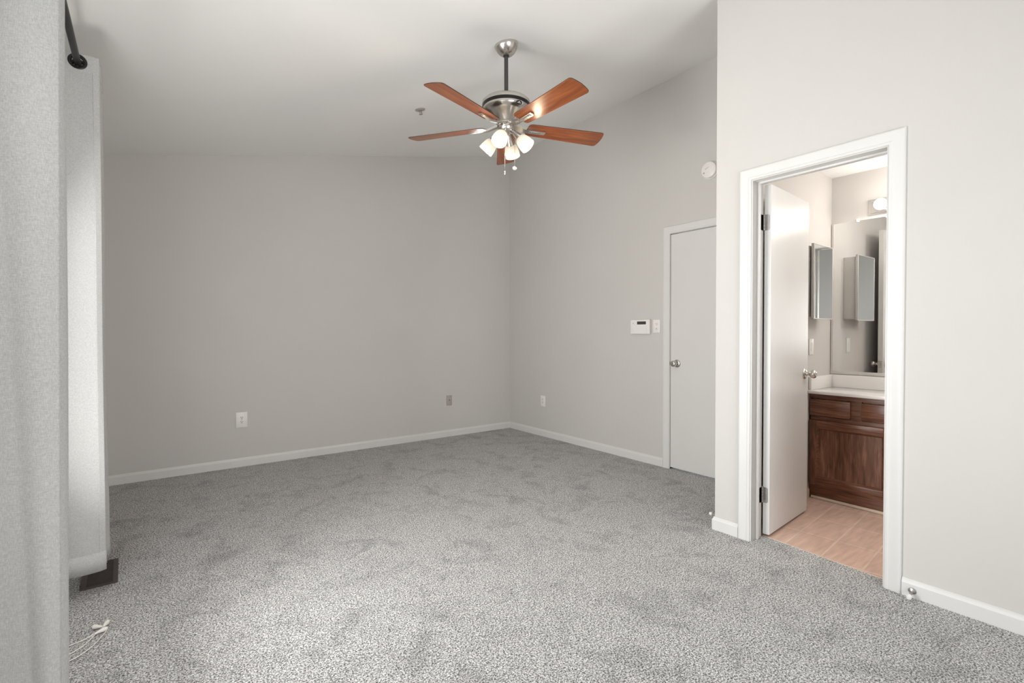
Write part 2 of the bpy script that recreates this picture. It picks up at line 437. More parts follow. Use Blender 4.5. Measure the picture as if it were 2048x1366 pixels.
# baseboards: profile (out, z)
BP = [(0, 0), (0.0125, 0), (0.0125, 0.058), (0.009, 0.066), (0.0065, 0.070), (0.005, 0.0774), (0, 0.0774)]
def baseboard(bm, p, q, n, bp=BP, m0=0.0, m1=0.0):
    """from p to q along the floor, n = direction out of the wall; m0/m1: mitre (+1 outside corner, -1 inside)"""
    p = Vector((*p, 0)); q = Vector((*q, 0)); n = Vector((*n, 0)); d = (q - p).normalized()
    a = [bm.verts.new(p + n * o - d * o * m0 + Vector((0, 0, z))) for o, z in bp]
    b = [bm.verts.new(q + n * o + d * o * m1 + Vector((0, 0, z))) for o, z in bp]
    k = len(bp)
    bm.faces.new(a); bm.faces.new(b[::-1])
    for i in range(k):
        j = (i + 1) % k
        bm.faces.new((a[i], a[j], b[j], b[i]))
bm = nb(); baseboard(bm, (XL, YB), (XR, YB), (0, -1), m0=-1, m1=-1)
obj('baseboard_back', bm, TRIM, kind='structure', label='white baseboard along the back wall', cat='baseboard', smooth=20)
bm = nb(); baseboard(bm, (XR, YB), (XR, 2.6535), (-1, 0), m0=-1)
baseboard(bm, (XR, D2[0] - .062), (XR, YE), (-1, 0), m1=-1)
obj('baseboard_right', bm, TRIM, kind='structure', label='white baseboard along the right wall up to the closed door', cat='baseboard', smooth=20)
bm = nb(); baseboard(bm, (XR, YE), (XB, YE), (0, 1), m0=-1, m1=1)
baseboard(bm, (XB, YE), (XB, 1.4729), (-1, 0), m0=1)
obj('baseboard_return', bm, TRIM, kind='structure', label='short white baseboard wrapping the corner left of the bathroom door', cat='baseboard', smooth=20)
bm = nb(); baseboard(bm, (XB, 0.7086), (XB, YF), (-1, 0), m1=-1)
obj('baseboard_bathroom_wall', bm, TRIM, kind='structure', label='white baseboard right of the bathroom door', cat='baseboard', smooth=20)
bm = nb(); baseboard(bm, (XL, YF), (XL, YB), (1, 0), m0=-1, m1=-1); baseboard(bm, (XB, YF), (XL, YF), (0, 1), m0=-1, m1=-1)
obj('baseboard_left', bm, TRIM, kind='structure', label='white baseboard under the windows', cat='baseboard', smooth=20)
bm = nb(); baseboard(bm, (XBI, YW), (3.800, YW), (0, -1))
obj('baseboard_bathroom', bm, TAN, kind='structure', label='tan baseboard on the bathroom left wall behind the door', cat='baseboard', smooth=20)

# door casings: profile across the width w (from the opening outwards), thickness t
CP = [(0, 0), (0, 0.0085), (0.003, 0.0115), (0.012, 0.0125), (0.016, 0.011), (0.026, 0.012), (0.040, 0.0150), (0.050, 0.0165), (0.056, 0.0170), (0.061, 0.0150), (0.0645, 0.0100), (0.0645, 0)]
def casing(bm, x, y0, y1, ztop, sgn, cp=CP):
    """around an opening y0..y1 up to ztop in the plane x; sgn: side on which it stands out"""
    pts = []
    for w, t in cp:
        X = x + sgn * t
        pts.append([(X, y0 - w, 0), (X, y0 - w, ztop + w), (X, y1 + w, ztop + w), (X, y1 + w, 0)])
    V = [[bm.verts.new(p) for p in row] for row in pts]
    k = len(V)
    for i in range(k):
        j = (i + 1) % k
        for s_ in range(3):
            bm.faces.new((V[i][s_], V[j][s_], V[j][s_ + 1], V[i][s_ + 1]))
    bm.faces.new([V[i][0] for i in range(k)]); bm.faces.new([V[i][3] for i in range(k)][::-1])
def jamb(bm, x0, x1, y0, y1, zt, t=0.018):
    """lining inside the wall opening"""
    box(bm, x0, x1, y0 - t, y0, 0, zt + t); box(bm, x0, x1, y1, y1 + t, 0, zt + t); box(bm, x0, x1, y0, y1, zt, zt + t)
def stops(bm, x0, x1, y0, y1, zt, t=0.011):
    box(bm, x0, x1, y0, y0 + t, 0, zt, bev=.002); box(bm, x0, x1, y1 - t, y1, 0, zt, bev=.002); box(bm, x0, x1, y0 + t, y1 - t, zt - t, zt, bev=.002)

# bathroom door frame
bm = nb(); casing(bm, XB, 0.775, 1.408, 2.034, -1)
c1 = obj('trim_2', bm, TRIM, kind='structure', label='moulded white casing around the open bathroom doorway', cat='door casing', smooth=25)
bm = nb(); jamb(bm, XB - .001, XBI + .001, D1[0], D1[1], 2.030)
obj('jamb', bm, TRIM, c1)
bm = nb(); stops(bm, XB + .048, XB + .072, D1[0], D1[1], 2.030)
obj('stop_strip', bm, TRIM, c1, smooth=25)
bm = nb(); casing(bm, XBI, 0.775, 1.408, 2.034, 1)
obj('inner_casing', bm, TRIM, c1, smooth=25)
# closed door frame
bm = nb(); casing(bm, XR, D2[0] - .006, 2.5885, 2.036, -1)
c2 = obj('trim_3', bm, TRIM, kind='structure', label='white casing around the closed door in the right wall', cat='door casing', smooth=25)
bm = nb(); jamb(bm, XR - .001, XR + .118, D2[0], D2[1], 2.0335)
obj('jamb', bm, TRIM, c2)

# ================================================================== doors
def knob(parent, loc, direction, name='door_knob', r=0.027):
    """rosette, neck and round knob as one part, z axis = direction out of the door"""
    bm = nb()
    lathe(bm, [(0.033, 0), (0.0335, 0.003), (0.031, 0.007), (0.024, 0.010), (0.014, 0.012), (0.0115, 0.018), (0.0115, 0.030), (0.014, 0.034), (0.022, 0.038),
               (r * .96, 0.045), (r, 0.053), (r * .95, 0.060), (r * .78, 0.066), (r * .5, 0.0685), (0.006, 0.0690), (0.006, 0.0675), (0, 0.0675)], 28)
    return obj(name, bm, NICKEL, parent, matrix=align(direction, loc), smooth=40)
def hinge(parent, z, name='hinge'):
    """butt hinge at the open bathroom door (local to the door root, whose origin is the hinge pin)"""
    h = 0.089
    bm = nb()
    for k in range(5):
        a = z - h / 2 + k * h / 5
        lathe(bm, [(0.0052, a + .0006), (0.0052, a + h / 5 - .0006)], 14)
    lathe(bm, [(0.0, z + h / 2), (0.006, z + h / 2), (0.006, z + h / 2 + .003), (0.003, z + h / 2 + .005), (0, z + h / 2 + .005)], 12)
    o = obj(name, bm, STEEL, parent, smooth=40)
    # leaf on the door's edge, rounded outer corners, with three screws
    bm = nb()
    R, w = 0.010, 0.029
    pts = [(-0.004, z - h / 2), (-w + R, z - h / 2)]
    pts += [(-w + R - R * sin(a), z - h / 2 + R - R * cos(a)) for a in [pi / 8, pi / 4, 3 * pi / 8, pi / 2]]
    pts += [(-w + R - R * cos(a), z + h / 2 - R + R * sin(a)) for a in [0, pi / 8, pi / 4, 3 * pi / 8, pi / 2]]
    pts += [(-0.004, z + h / 2)]
    prism(bm, [(0.0005, y, zz) for y, zz in pts], (1, 0, 0), 0.0022)
    obj('door_leaf', bm, STEEL, o)
    for zz, yy in ((z - .028, -.014), (z, -.021), (z + .028, -.014)):
        bm = nb(); lathe(bm, [(0.0, 0), (0.0038, 0), (0.0034, 0.0012), (0, 0.0012)], 12, Matrix.Translation((0.0004, yy, zz)) @ Matrix.Rotation(-pi / 2, 4, 'Y'))
        obj('screw', bm, STEEL, o)
    # leaf on the jamb
    bm = nb(); box(bm, -0.032, -0.001, 0.0035, 0.0055, z - h / 2, z + h / 2)
    ang = radians(4.6)
    obj('jamb_leaf', bm, STEEL, o, rot=(0, 0, -ang))
    return o
# open bathroom door: hinge pin at (2.856, 1.400); leaf swung past square into the room
PIV = (2.856, 1.3985)
ANG = radians(4.6)
dr = empty('door_1', (PIV[0], PIV[1], 0), 'white flush bathroom door standing open into the bathroom', 'door', rot=(0, 0, ANG), kind='structure')
bm = nb(); box(bm, 0.003, 0.613, -0.037, -0.001, 0.016, 2.026, bev=.0012, seg=1)
obj('door_panel', bm, DOORW, dr)
hinge(dr, 1.812); hinge(dr, 0.243)
knob(dr, (0.553, -0.037, 0.916), (0, -1, 0)); knob(dr, (0.553, -0.001, 0.916), (0, 1, 0))
bm = nb(); box(bm, 0.6128, 0.6142, -0.0315, -0.0065, 0.887, 0.945, bev=.0006, seg=1)
box(bm, 0.614, 0.622, -0.025, -0.013, 0.908, 0.924, bev=.002)
obj('latch_plate', bm, NICKEL, dr)
# closed door
d2 = empty('door_2', (XR + .002, D2[1] - .0008, 0), 'closed white flush door in the right wall with round metal knob', 'door', kind='structure')
bm = nb(); box(bm, 0.0, 0.035, -(D2[1] - D2[0]) + .006, 0.0, 0.014, 2.0275, bev=.0012, seg=1)
obj('door_panel', bm, DOORW, d2)
knob(d2, (0.0, -0.066, 0.918), (-1, 0, 0))
bm = nb(); box(bm, -0.012, -0.0005, -0.0015, 0.0035, 0.902, 0.932, bev=.001, seg=1)
obj('strike_lip', bm, STEEL, d2)

# ================================================================== windows (left wall, and an added one behind the viewer)
def window(idx, w, M, label):
    """built in a local frame: +x into the room, y along the wall, origin at sill height in the wall plane"""
    a, b, z0, z1 = w; hw = (b - a) / 2; H = z1 - z0; f = .045
    r = empty('window_%d' % idx, (0, 0, 0), label, 'window', kind='structure'); r.matrix_world = M
    bm = nb()
    box(bm, -.09, -.02, -hw, -hw + f, 0, H); box(bm, -.09, -.02, hw - f, hw, 0, H)
    box(bm, -.09, -.02, -hw + f, hw - f, 0, f); box(bm, -.09, -.02, -hw + f, hw - f, H - f, H)
    obj('window_frame', bm, TRIM, r)
    bm = nb(); box(bm, -.075, -.04, -hw + f, hw - f, H / 2 - .02, H / 2 + .02); obj('meeting_rail', bm, TRIM, r)
    bm = nb(); box(bm, -.060, -.056, -hw + f, hw - f, f, H - f); obj('pane', bm, GLASS, r)
    bm = nb(); box(bm, -.03, .03, -hw - .04, hw + .04, -.02, 0, bev=.004); obj('window_sill', bm, TRIM, r)
window(1, W1, Matrix.Translation((XL, (W1[0] + W1[1]) / 2, W1[2])), 'white framed window in the left wall between the two curtains')
window(3, W3, Matrix.Translation((XL, (W3[0] + W3[1]) / 2, W3[2])), 'white framed window in the left wall on the near side of the curtain')
window(2, W2, Matrix.Translation(((W2[0] + W2[1]) / 2, YF, W2[2])) @ Matrix.Rotation(pi / 2, 4, 'Z'), 'added unseen window behind the viewer, lighting back wall and ceiling')  # added opening, never in view, for light from behind

# ================================================================== curtains
ROD = (-0.221, 2.367)        # x, z
def curtain(label, ys, xr, xl, zbot, ztop, lean, seed, bulge):
    """pleated grommet panel: faces run across (x), folds follow one another along y; ys = y of each face"""
    rnd = random.Random(seed)
    root = empty('curtain', (ROD[0], ys[0], zbot), label, 'curtain')
    # plan path: list of (x, y, free) going face after face, rounded turns
    path = []
    gap = abs(ys[1] - ys[0]); sg = 1 if ys[1] > ys[0] else -1
    rr = gap / 2
    right = True   # start at the free edge on the room side
    for k, y in enumerate(ys):
        a, b = (xr, xl) if k % 2 == 0 else (xl, xr)
        n = 40
        for i in range(n + 1):
            t = i / n
            x = a + (b - a) * t
            xx = min(max(x, xl + rr * .8), xr - (rr * .8 if k else 0.0)) if True else x
            path.append((xx, y, t, k))
        if k < len(ys) - 1:
            cx = xl + rr * .8 if k % 2 == 0 else xr - rr * .8
            s2 = -1 if k % 2 == 0 else 1
            for i in range(1, 6):
                a_ = pi * i / 6
                path.append((cx + s2 * rr * .8 * sin(a_), y + sg * rr * (1 - cos(a_)), 0.5 if False else (1.0 + i / 6), k))
    # remove duplicate points
    pp = [path[0]]
    for p in path[1:]:
        if (p[0] - pp[-1][0]) ** 2 + (p[1] - pp[-1][1]) ** 2 > 4e-6: pp.append(p)
    ZL = [zbot + (ROD[1] - .036 - zbot) * i / 54 for i in range(54)] + [ROD[1] - .036 + .004 * i for i in range(19)]
    ZL = [z for z in ZL if z < ztop - .002] + [ztop]
    NZ = len(ZL) - 1
    def hole(vs):
        c = sum((v.co for v in vs), Vector()) / len(vs)
        return (c.x ** 2 + (c.z - (ROD[1] - zbot)) ** 2) ** .5 < .0215
    def quad(bm, vs):
        if not hole(vs): bm.faces.new(vs)
    def pt(p, z):
        x, y, t, k = p
        h = (z - zbot) / (ztop - zbot)
        w = 1 - h
        dy = bulge(k, (x - xl) / (xr - xl), h) if t <= 1.0 else 0.0
        dx = 0.0035 * w * sin(5 * h + 1.7 * k + seed) + 0.0012 * sin(11 * h + k * 2.3)
        if k == 0 and t < .9: dx *= 0.4
        dx += lean[0] + (lean[1] - lean[0]) * h
        return Vector((x + dx, y + dy * sg * -1, z)) - Vector((ROD[0], ys[0], zbot))
    bm = nb()
    grid = []
    for j in range(NZ + 1):
        z = ZL[j]
        grid.append([bm.verts.new(pt(p, z)) for p in pp])
    for j in range(NZ):
        for i in range(len(pp) - 1):
            quad(bm, (grid[j][i], grid[j][i + 1], grid[j + 1][i + 1], grid[j + 1][i]))
    o = obj('curtain_fabric', bm, FABRIC, root, smooth='all')
    md = o.modifiers.new('thickness', 'SOLIDIFY'); md.thickness = 0.0016; md.offset = 0
    # doubled hem at the foot, a second layer a hair in front of the cloth
    for nm, za, zb_ in (('bottom_hem', zbot - .0005, zbot + .085), ('heading', ztop - .075, ztop + .0005)):
        bm = nb(); g2 = []
        zz_ = [za, za + (zb_ - za) / 2, zb_] if nm == 'bottom_hem' else [z for z in ZL if z > za] 
        for z in zz_:
            g2.append([bm.verts.new(pt(p, min(max(z, zbot), ztop))) for p in pp])
            for v in g2[-1]: v.co.z = z - zbot
        for j in range(len(g2) - 1):
            for i in range(len(pp) - 1):
                quad(bm, (g2[j][i], g2[j][i + 1], g2[j + 1][i + 1], g2[j + 1][i]))
        h_ = obj(nm, bm, FABRIC, root, smooth='all')
        md = h_.modifiers.new('thickness', 'SOLIDIFY'); md.thickness = 0.0042; md.offset = 0
    # side hem on the free edge
    bm = nb(); g2 = []
    if seed != 3:
        bm.free(); bm = None
    else:
        first = [p for p in pp if p[3] == 0 and p[2] <= (0.15 if seed == 3 else 0.06)]
        for j in range(NZ + 1):
            g2.append([bm.verts.new(pt(p, ZL[j])) for p in first])
        for j in range(NZ):
            for i in range(len(first) - 1):
                bm.faces.new((g2[j][i], g2[j][i + 1], g2[j + 1][i + 1], g2[j + 1][i]))
        h_ = obj('side_hem', bm, FABRIC, root, smooth='all')
        md = h_.modifiers.new('thickness', 'SOLIDIFY'); md.thickness = 0.0036; md.offset = 0
    for k, y in enumerate(ys):
        bm = nb()
        prof = [(0.021, -0.0035), (0.024, -0.0048), (0.030, -0.0046), (0.0345, -0.0028), (0.035, 0.0), (0.0345, 0.0028), (0.030, 0.0046), (0.024, 0.0048), (0.021, 0.0035), (0.0195, 0), (0.021, -0.0035)]
        seg = 28; rings = []
        for (r_, z_) in prof[:-1]:
            rings.append([bm.verts.new((r_ * cos(2 * pi * i / seg), z_, r_ * sin(2 * pi * i / seg))) for i in range(seg)])
        for i in range(len(rings)):
            A, B = rings[i], rings[(i + 1) % len(rings)]
            for q in range(seg): bm.faces.new((A[q], A[(q + 1) % seg], B[(q + 1) % seg], B[q]))
        obj('grommet', bm, BLACKM, root, loc=(0, y - ys[0], ROD[1] - zbot), smooth='all')
    return root
def bulge_far(k, u, h):
    # u: 0 wall side .. 1 free edge
    if k: return 0.012 * sin(pi * u) * (1 - h) * (1 if k % 2 else -1)
    b = 0.010 * sin(pi * u) * (1 - 0.6 * h)
    b += -0.020 * max(0, u - .86) / .14 * (0.35 + 0.65 * sin(pi * min(1, max(0, (h - .12) / .7))))
    return b + 0.003 * sin(9 * h + 4 * u)
def bulge_near(k, u, h):
    if k: return 0.012 * sin(pi * u) * (1 - h) * (1 if k % 2 else -1)
    c = 0.48 + (0.62 - h) * .60
    return 0.012 * sin(pi * min(1, max(0, (u - c) / (1.02 - c)))) - 0.045 * max(0, c - u) + 0.002 * sin(8 * h + 3 * u)
curtain('far grey linen curtain panel with a dark ring, hanging above the floor vent', [2.86, 2.92, 2.98, 3.04, 3.10], -0.139, -0.296, 0.118, 2.405, (-.013, -.009), 3, bulge_far)
curtain('near grey linen curtain panel filling the left edge of the picture', [1.36, 1.43, 1.50, 1.57], -0.138, -0.300, 0.030, 2.405, (-.013, .012), 5, bulge_near)
# rod with brackets and finials
rod = empty('curtain_rod', (ROD[0], 2.2, ROD[1]), 'dark metal curtain rod threaded through the curtain rings', 'curtain rod')
bm = nb(); lathe(bm, [(0.0127, -1.12), (0.0127, 1.12)], 20, Matrix.Rotation(-pi / 2, 4, 'X'))
obj('pole', bm, RODM, rod, smooth=40)
for s_ in (-1, 1):
    bm = nb(); lathe(bm, [(0.015, 0), (0.015, .012), (0.010, .016), (0.020, .028), (0.024, .042), (0.018, .058), (0, .064)], 20, align((0, s_, 0), (0, s_ * 1.11, 0)))
    obj('finial', bm, BLACKM, rod, smooth=50)
for s_ in (-0.98, 1.02):
    bm = nb(); box(bm, XL - ROD[0], XL - ROD[0] + .006, s_ - .016, s_ + .016, -.035, .035, bev=.002)
    tube(bm, [(XL - ROD[0] + .004, s_, -.012), (-.05, s_, -.016), (-.012, s_, -.018)], .006, 10)
    tube(bm, [(.016 * cos(a), s_, .016 * sin(a)) for a in [pi + pi * i / 8 for i in range(9)]], .004, 8)
    obj('bracket', bm, BLACKM, rod, smooth=40)

# ================================================================== floor vent
vent = empty('floor_vent', (-0.188, 3.131, 0), 'dark brown floor register in the carpet below the far curtain', 'floor vent', rot=(0, 0, radians(1.5)))
bm = nb(); a, b, f = 0.068, 0.155, 0.020
for (x0, x1, y0, y1) in ((-a, -a + f, -b, b), (a - f, a, -b, b), (-a + f, a - f, -b, -b + .012), (-a + f, a - f, b - .012, b)):
    prism(bm, [(x0, y0, 0), (x1, y0, 0), (x1, y1, 0), (x0, y1, 0)], (0, 0, 1), 0.006)
obj('register_frame', bm, BRONZE, vent)
bm = nb(); box(bm, -a + f - .002, a - f + .002, -b + .010, b - .010, 0.0003, 0.0012)
obj('damper_well', bm, DARK, vent)
bm = nb()
for k in range(26):
    y = -b + .018 + k * (2 * b - .036) / 25
    box(bm, -a + f, a - f, y - .0022, y + .0022, 0.0012, 0.0048)
obj('louver', bm, BRONZE, vent)

# ================================================================== blind cords with tassels on the carpet
bc = empty('blind_cord', (-0.155, 2.52, 0), 'white blind cords with small plastic tassels lying on carpet beside near curtain', 'blind cord')
O = Vector((-0.155, 2.52, 0))
def spline(pts, n=8):
    P = [Vector(p) for p in pts]; out = []
    P = [P[0] * 2 - P[1]] + P + [P[-1] * 2 - P[-2]]
    for i in range(1, len(P) - 2):
        for k in range(n):
            t = k / n
            out.append(0.5 * ((2 * P[i]) + (-P[i - 1] + P[i + 1]) * t + (2 * P[i - 1] - 5 * P[i] + 4 * P[i + 1] - P[i + 2]) * t * t + (-P[i - 1] + 3 * P[i] - 3 * P[i + 1] + P[i + 2]) * t ** 3))
    out.append(P[-2]); return out
zc_ = 0.005
for pts in ([(-.172, 2.500, .010), (-.200, 2.485, zc_), (-.240, 2.472, zc_), (-.300, 2.46, zc_), (-.338, 2.45, .02), (-.340, 2.45, .40), (-.340, 2.45, 1.98)],
            [(-.170, 2.496, .008), (-.186, 2.462, zc_), (-.204, 2.432, zc_), (-.245, 2.40, zc_), (-.310, 2.39, zc_), (-.338, 2.40, .02), (-.340, 2.41, .40), (-.340, 2.42, 1.98)],
            [(-.150, 2.533, .010), (-.139, 2.527, .007), (-.137, 2.505, zc_), (-.148, 2.470, zc_), (-.174, 2.411, zc_), (-.220, 2.36, zc_), (-.300, 2.34, zc_), (-.338, 2.36, .02), (-.340, 2.37, .40), (-.340, 2.39, 1.98)]):
    bm = nb(); tube(bm, [p - O for p in spline(pts)], 0.0018, 8)
    obj('cord', bm, TASSEL, bc, smooth='all')
def tassel(p, d, L=0.040):
    bm = nb()
    lathe(bm, [(0, 0), (0.003, 0), (0.0042, .006), (0.0052, .014), (0.0078, .024), (0.0088, .032), (0.0085, .036), (0.007, L - .002), (0.0, L)], 18)
    obj('tassel', bm, TASSEL, bc, matrix=align(d, Vector(p) - O), smooth=50)
tassel((-.171, 2.499, .010), (.030, .018, -.001), .044)
tassel((-.147, 2.534, .011), (.017, .055, -.002), .046)
tassel((-.148, 2.535, .012), (-.030, .022, .000), .040)

# ================================================================== wall plates
def plate(bm, w, h, t=0.006):
    """x out of the wall, y width, z height"""
    box(bm, 0, t, -w / 2, w / 2, -h / 2, h / 2, bev=.0025, seg=2)
def at_wall(p, n):
    """matrix: local x = n (out of the wall)"""
    return Matrix.Translation(p) @ Matrix.Rotation(atan2(n[1], n[0]), 4, 'Z')
def receptacle(root, dz, mat=PLASTIC):
    bm = nb()
    lathe(bm, [(0.0, 0), (0.0155, 0), (0.0155, .0022), (0.0150, .0027), (0, .0027)], 24, Matrix.Translation((0.0058, 0, dz)) @ Matrix.Rotation(pi / 2, 4, 'Y') @ Matrix.Diagonal((0.86, 1, 1, 1)))
    o = obj('receptacle', bm, mat, root, smooth=40)
    bm = nb()
    for y in (-.0062, .0062): box(bm, 0.0078, 0.0089, y - .0018, y + .0018, dz + .0005, dz + .0092)
    lathe(bm, [(0, 0), (0.0034, 0), (0.0034, .001), (0, .001)], 12, Matrix.Translation((0.0079, 0, dz - .0065)) @ Matrix.Rotation(pi / 2, 4, 'Y'))
    obj('slots', bm, DARK, o)
def outlet(name, p, n, w, h, label, cat, group=None):
    r = empty(name, p, label, cat, group, rot=(0, 0, atan2(n[1], n[0])))
    bm = nb(); plate(bm, w, h); obj('cover_plate', bm, PLASTIC, r, smooth=40)
    return r
def screw(root, dz, mat=STEEL, x=0.0058, r=.0032):
    bm = nb(); lathe(bm, [(0, 0), (r, 0), (r * .8, .0012), (0, .0014)], 12, Matrix.Translation((x, 0, dz)) @ Matrix.Rotation(pi / 2, 4, 'Y'))
    obj('plate_screw', bm, mat, root, smooth=40)
r = outlet('wall_outlet', (0.6805, YB, 0.4155), (0, -1), 0.090, 0.137, 'oversized white duplex outlet low on the left part of the back wall', 'outlet')
receptacle(r, 0.0195); receptacle(r, -0.0195); screw(r, 0)
r = empty('coax_plate', (2.7815, YB, 0.4145), 'small grey-beige cable jack plate low on the back wall near the corner', 'wall plate', rot=(0, 0, -pi / 2))
bm = nb(); plate(bm, .071, .115); obj('cover_plate', bm, BEIGEPL, r, smooth=40)
bm = nb(); lathe(bm, [(0.0045, 0), (0.0045, .009), (0.0018, .009), (0.0018, .004), (0, .004)], 14, Matrix.Translation((0.005, 0, .004)) @ Matrix.Rotation(pi / 2, 4, 'Y'))
obj('coax_jack', bm, DARK, r, smooth=40)
r = outlet('wall_outlet', (XR, 4.2835, 0.4035), (-1, 0), 0.078, 0.122, 'white duplex outlet low on the right wall between corner and door', 'outlet')
receptacle(r, 0.0195); receptacle(r, -0.0195); screw(r, 0)
# two round dimmers / timer controls on one plate next to the keypad
r = outlet('switch_plate', (XR, 2.7255, 1.240), (-1, 0), 0.074, 0.116, 'white switch plate with two small round controls beside the keypad', 'switch')
for dz in (.021, -.021):
    bm = nb(); lathe(bm, [(0.0, 0), (0.0135, 0), (0.013, .006), (0.011, .0075), (0, .0075)], 22, Matrix.Translation((0.0055, 0, dz)) @ Matrix.Rotation(pi / 2, 4, 'Y'))
    d = obj('round_control', bm, PLASTIC, r, smooth=40)
    bm = nb()
    if dz > 0: box(bm, .0128, .0136, -.009, .009, dz - .0018, dz + .0018)
    else: box(bm, .0128, .0136, -.001, .008, dz - .006, dz + .007)
    obj('pointer', bm, BEIGEPL, d)
# security keypad
kp = empty('alarm_keypad', (XR, 2.8915, 1.2365), 'white alarm keypad with a small dark display on the right wall', 'keypad', rot=(0, 0, pi))
bm = nb(); box(bm, 0, .030, -.1075, .1075, -.0655, .0655, bev=.005, seg=3); obj('housing', bm, PLASTIC, kp, smooth=40)
# local +y points towards the camera side (world -y)
bm = nb(); box(bm, .0292, .0306, -.030, .069, .0215, .0490); obj('display', bm, LCD, kp)
bm = nb(); box(bm, .0285, .0325, -.066, .079, -.060, .012, bev=.0012, seg=1); obj('flap_door', bm, PLASTIC, kp, smooth=40)
for k in range(4):
    bm = nb(); box(bm, .0290, .0315, -.098, -.074, -.056 + k * .0135, -.0475 + k * .0135, bev=.001, seg=1); obj('side_button', bm, PLASTIC, kp, smooth=40)
bm = nb(); lathe(bm, [(0, 0), (.005, 0), (.005, .001), (0, .001)], 14, Matrix.Translation((.0297, -.075, .034)) @ Matrix.Rotation(pi / 2, 4, 'Y')); obj('status_light', bm, BEIGEPL, kp)

# smoke detector
sd = empty('smoke_detector', (XR, 2.213, 2.481), 'round white smoke detector high on the right wall at the corner edge', 'smoke detector', rot=(0, -pi / 2, 0))
bm = nb(); lathe(bm, [(0, 0), (0.0700, 0), (0.0715, .008), (0.070, .012), (0, .012)], 44); obj('base_plate', bm, PLASTIC, sd, smooth=30)
bm = nb(); lathe(bm, [(0.0, .012), (0.062, .012), (0.0655, .018), (0.0655, .028), (0.062, .036), (0.052, .041), (0.0, .043)], 44); obj('cover', bm, PLASTIC, sd, smooth=30)
bm = nb(); lathe(bm, [(0.010, .0418), (0.011, .0440), (0.006, .0452), (0, .0452)], 20, Matrix.Translation((-0.026, 0.001, 0))); obj('test_button', bm, PLASTIC, sd, smooth=40)
bm = nb(); prism(bm, [(-.030, .034, .0405), (-.021, .044, .0395), (-.013, .034, .0405), (-.020, .028, .0405)], (0, 0, 1), .0030); obj('indicator_window', bm, BEIGEPL, sd)
bm = nb()
prism(bm, [(.004, .022, .0415), (.018, -.008, .0415), (.0205, -.007, .0415), (.0085, .0225, .0415), (.0020, .0235, .0415)], (0, 0, 1), .0020)
obj('moulded_label_edge', bm, BEIGEPL, sd)

# fire sprinkler in the ceiling
sp = empty('fire_sprinkler', (1.794, 3.627, zc(1.794)), 'small pale fire sprinkler head in the ceiling left of the fan', 'sprinkler', rot=(0, -atan(SL), 0))
bm = nb(); lathe(bm, [(0.020, 0.001), (0.041, 0.001), (0.040, -.004), (0.024, -.009), (0.016, -.009)], 32); obj('escutcheon', bm, BEIGEPL, sp, smooth=40)
bm = nb(); lathe(bm, [(0.0, 0), (0.013, 0), (0.013, -.014), (0.008, -.018), (0.006, -.024), (0.0, -.024)], 18)
for s_ in (-1, 1): tube(bm, [(s_ * .010, 0, -.012), (s_ * .013, 0, -.022), (s_ * .004, 0, -.036)], .0022, 8)
lathe(bm, [(0, -.035), (.016, -.036), (.016, -.038), (0, -.038)], 18)
obj('sprinkler_head', bm, STEEL, sp, smooth=40)

# door stops on the baseboards
def door_stop(p, d, label):
    r = empty('door_stop', p, label, 'door stop')
    m = align(d)
    bm = nb(); lathe(bm, [(0.0, 0), (0.015, 0), (0.015, .004), (0.010, .008), (0.0055, .011), (0.005, .040), (0, .040)], 20); obj('metal_stem', bm, STEEL, r, matrix=m, smooth=40)
    bm = nb(); lathe(bm, [(0, .038), (0.009, .038), (0.0105, .042), (0.0105, .050), (0.008, .056), (0, .057)], 20); obj('rubber_tip', bm, PLASTIC, r, matrix=m, smooth=40)
door_stop((XB - .0125, 0.669, 0.031), (-0.95, 0.0, -0.26), 'metal door stop with a white tip on the baseboard right of the bathroom doorway')
door_stop((2.790, YE + .0125, 0.062), (0, 1, 0.02), 'door stop with its white tip peeking past the wall corner left of the bathroom')

# ================================================================== ceiling fan
FX, FY, FZ = 1.835, 2.509, 2.475
fan = empty('ceiling_fan', (FX, FY, FZ), 'five blade ceiling fan with reddish wood blades and four lit glass shades', 'ceiling fan')
zt = zc(FX) - FZ
bm = nb(); lathe(bm, [(0, 0.001), (0.074, 0.001), (0.0755, -.004), (0.072, -.018), (0.062, -.038), (0.047, -.056), (0.032, -.066), (0.026, -.068), (0, -.068)], 40)
obj('canopy', bm, NICKEL, fan, loc=(0, 0, zt), rot=(0, -atan(SL), 0), smooth=40)
bm = nb(); lathe(bm, [(0.0128, .175), (0.0128, zt - .03)], 18); lathe(bm, [(0, zt - .075), (.019, zt - .075), (.020, zt - .062), (.016, zt - .052)], 18)
obj('downrod', bm, PEWTER, fan, smooth=40)
bm = nb(); lathe(bm, [(0, .185), (0.022, .185), (0.04, .180), (0.10, .174), (0.138, .163), (0.151, .150), (0.152, .132), (0.1485, .131), (0.1485, .113), (0.149, .111), (0.146, .098), (0.137, .086), (0.120, .076), (0.098, .064), (0.076, .046), (0.062, .030), (0.056, .022), (0, .022)], 56)
mh = obj('motor_housing', bm, NICKEL, fan, smooth=45)
bm = nb(); lathe(bm, [(0.1480, .114), (0.1512, .114), (0.1512, .1305), (0.1480, .1305)], 56); obj('motor_band', bm, BLACKM, mh, smooth=40)
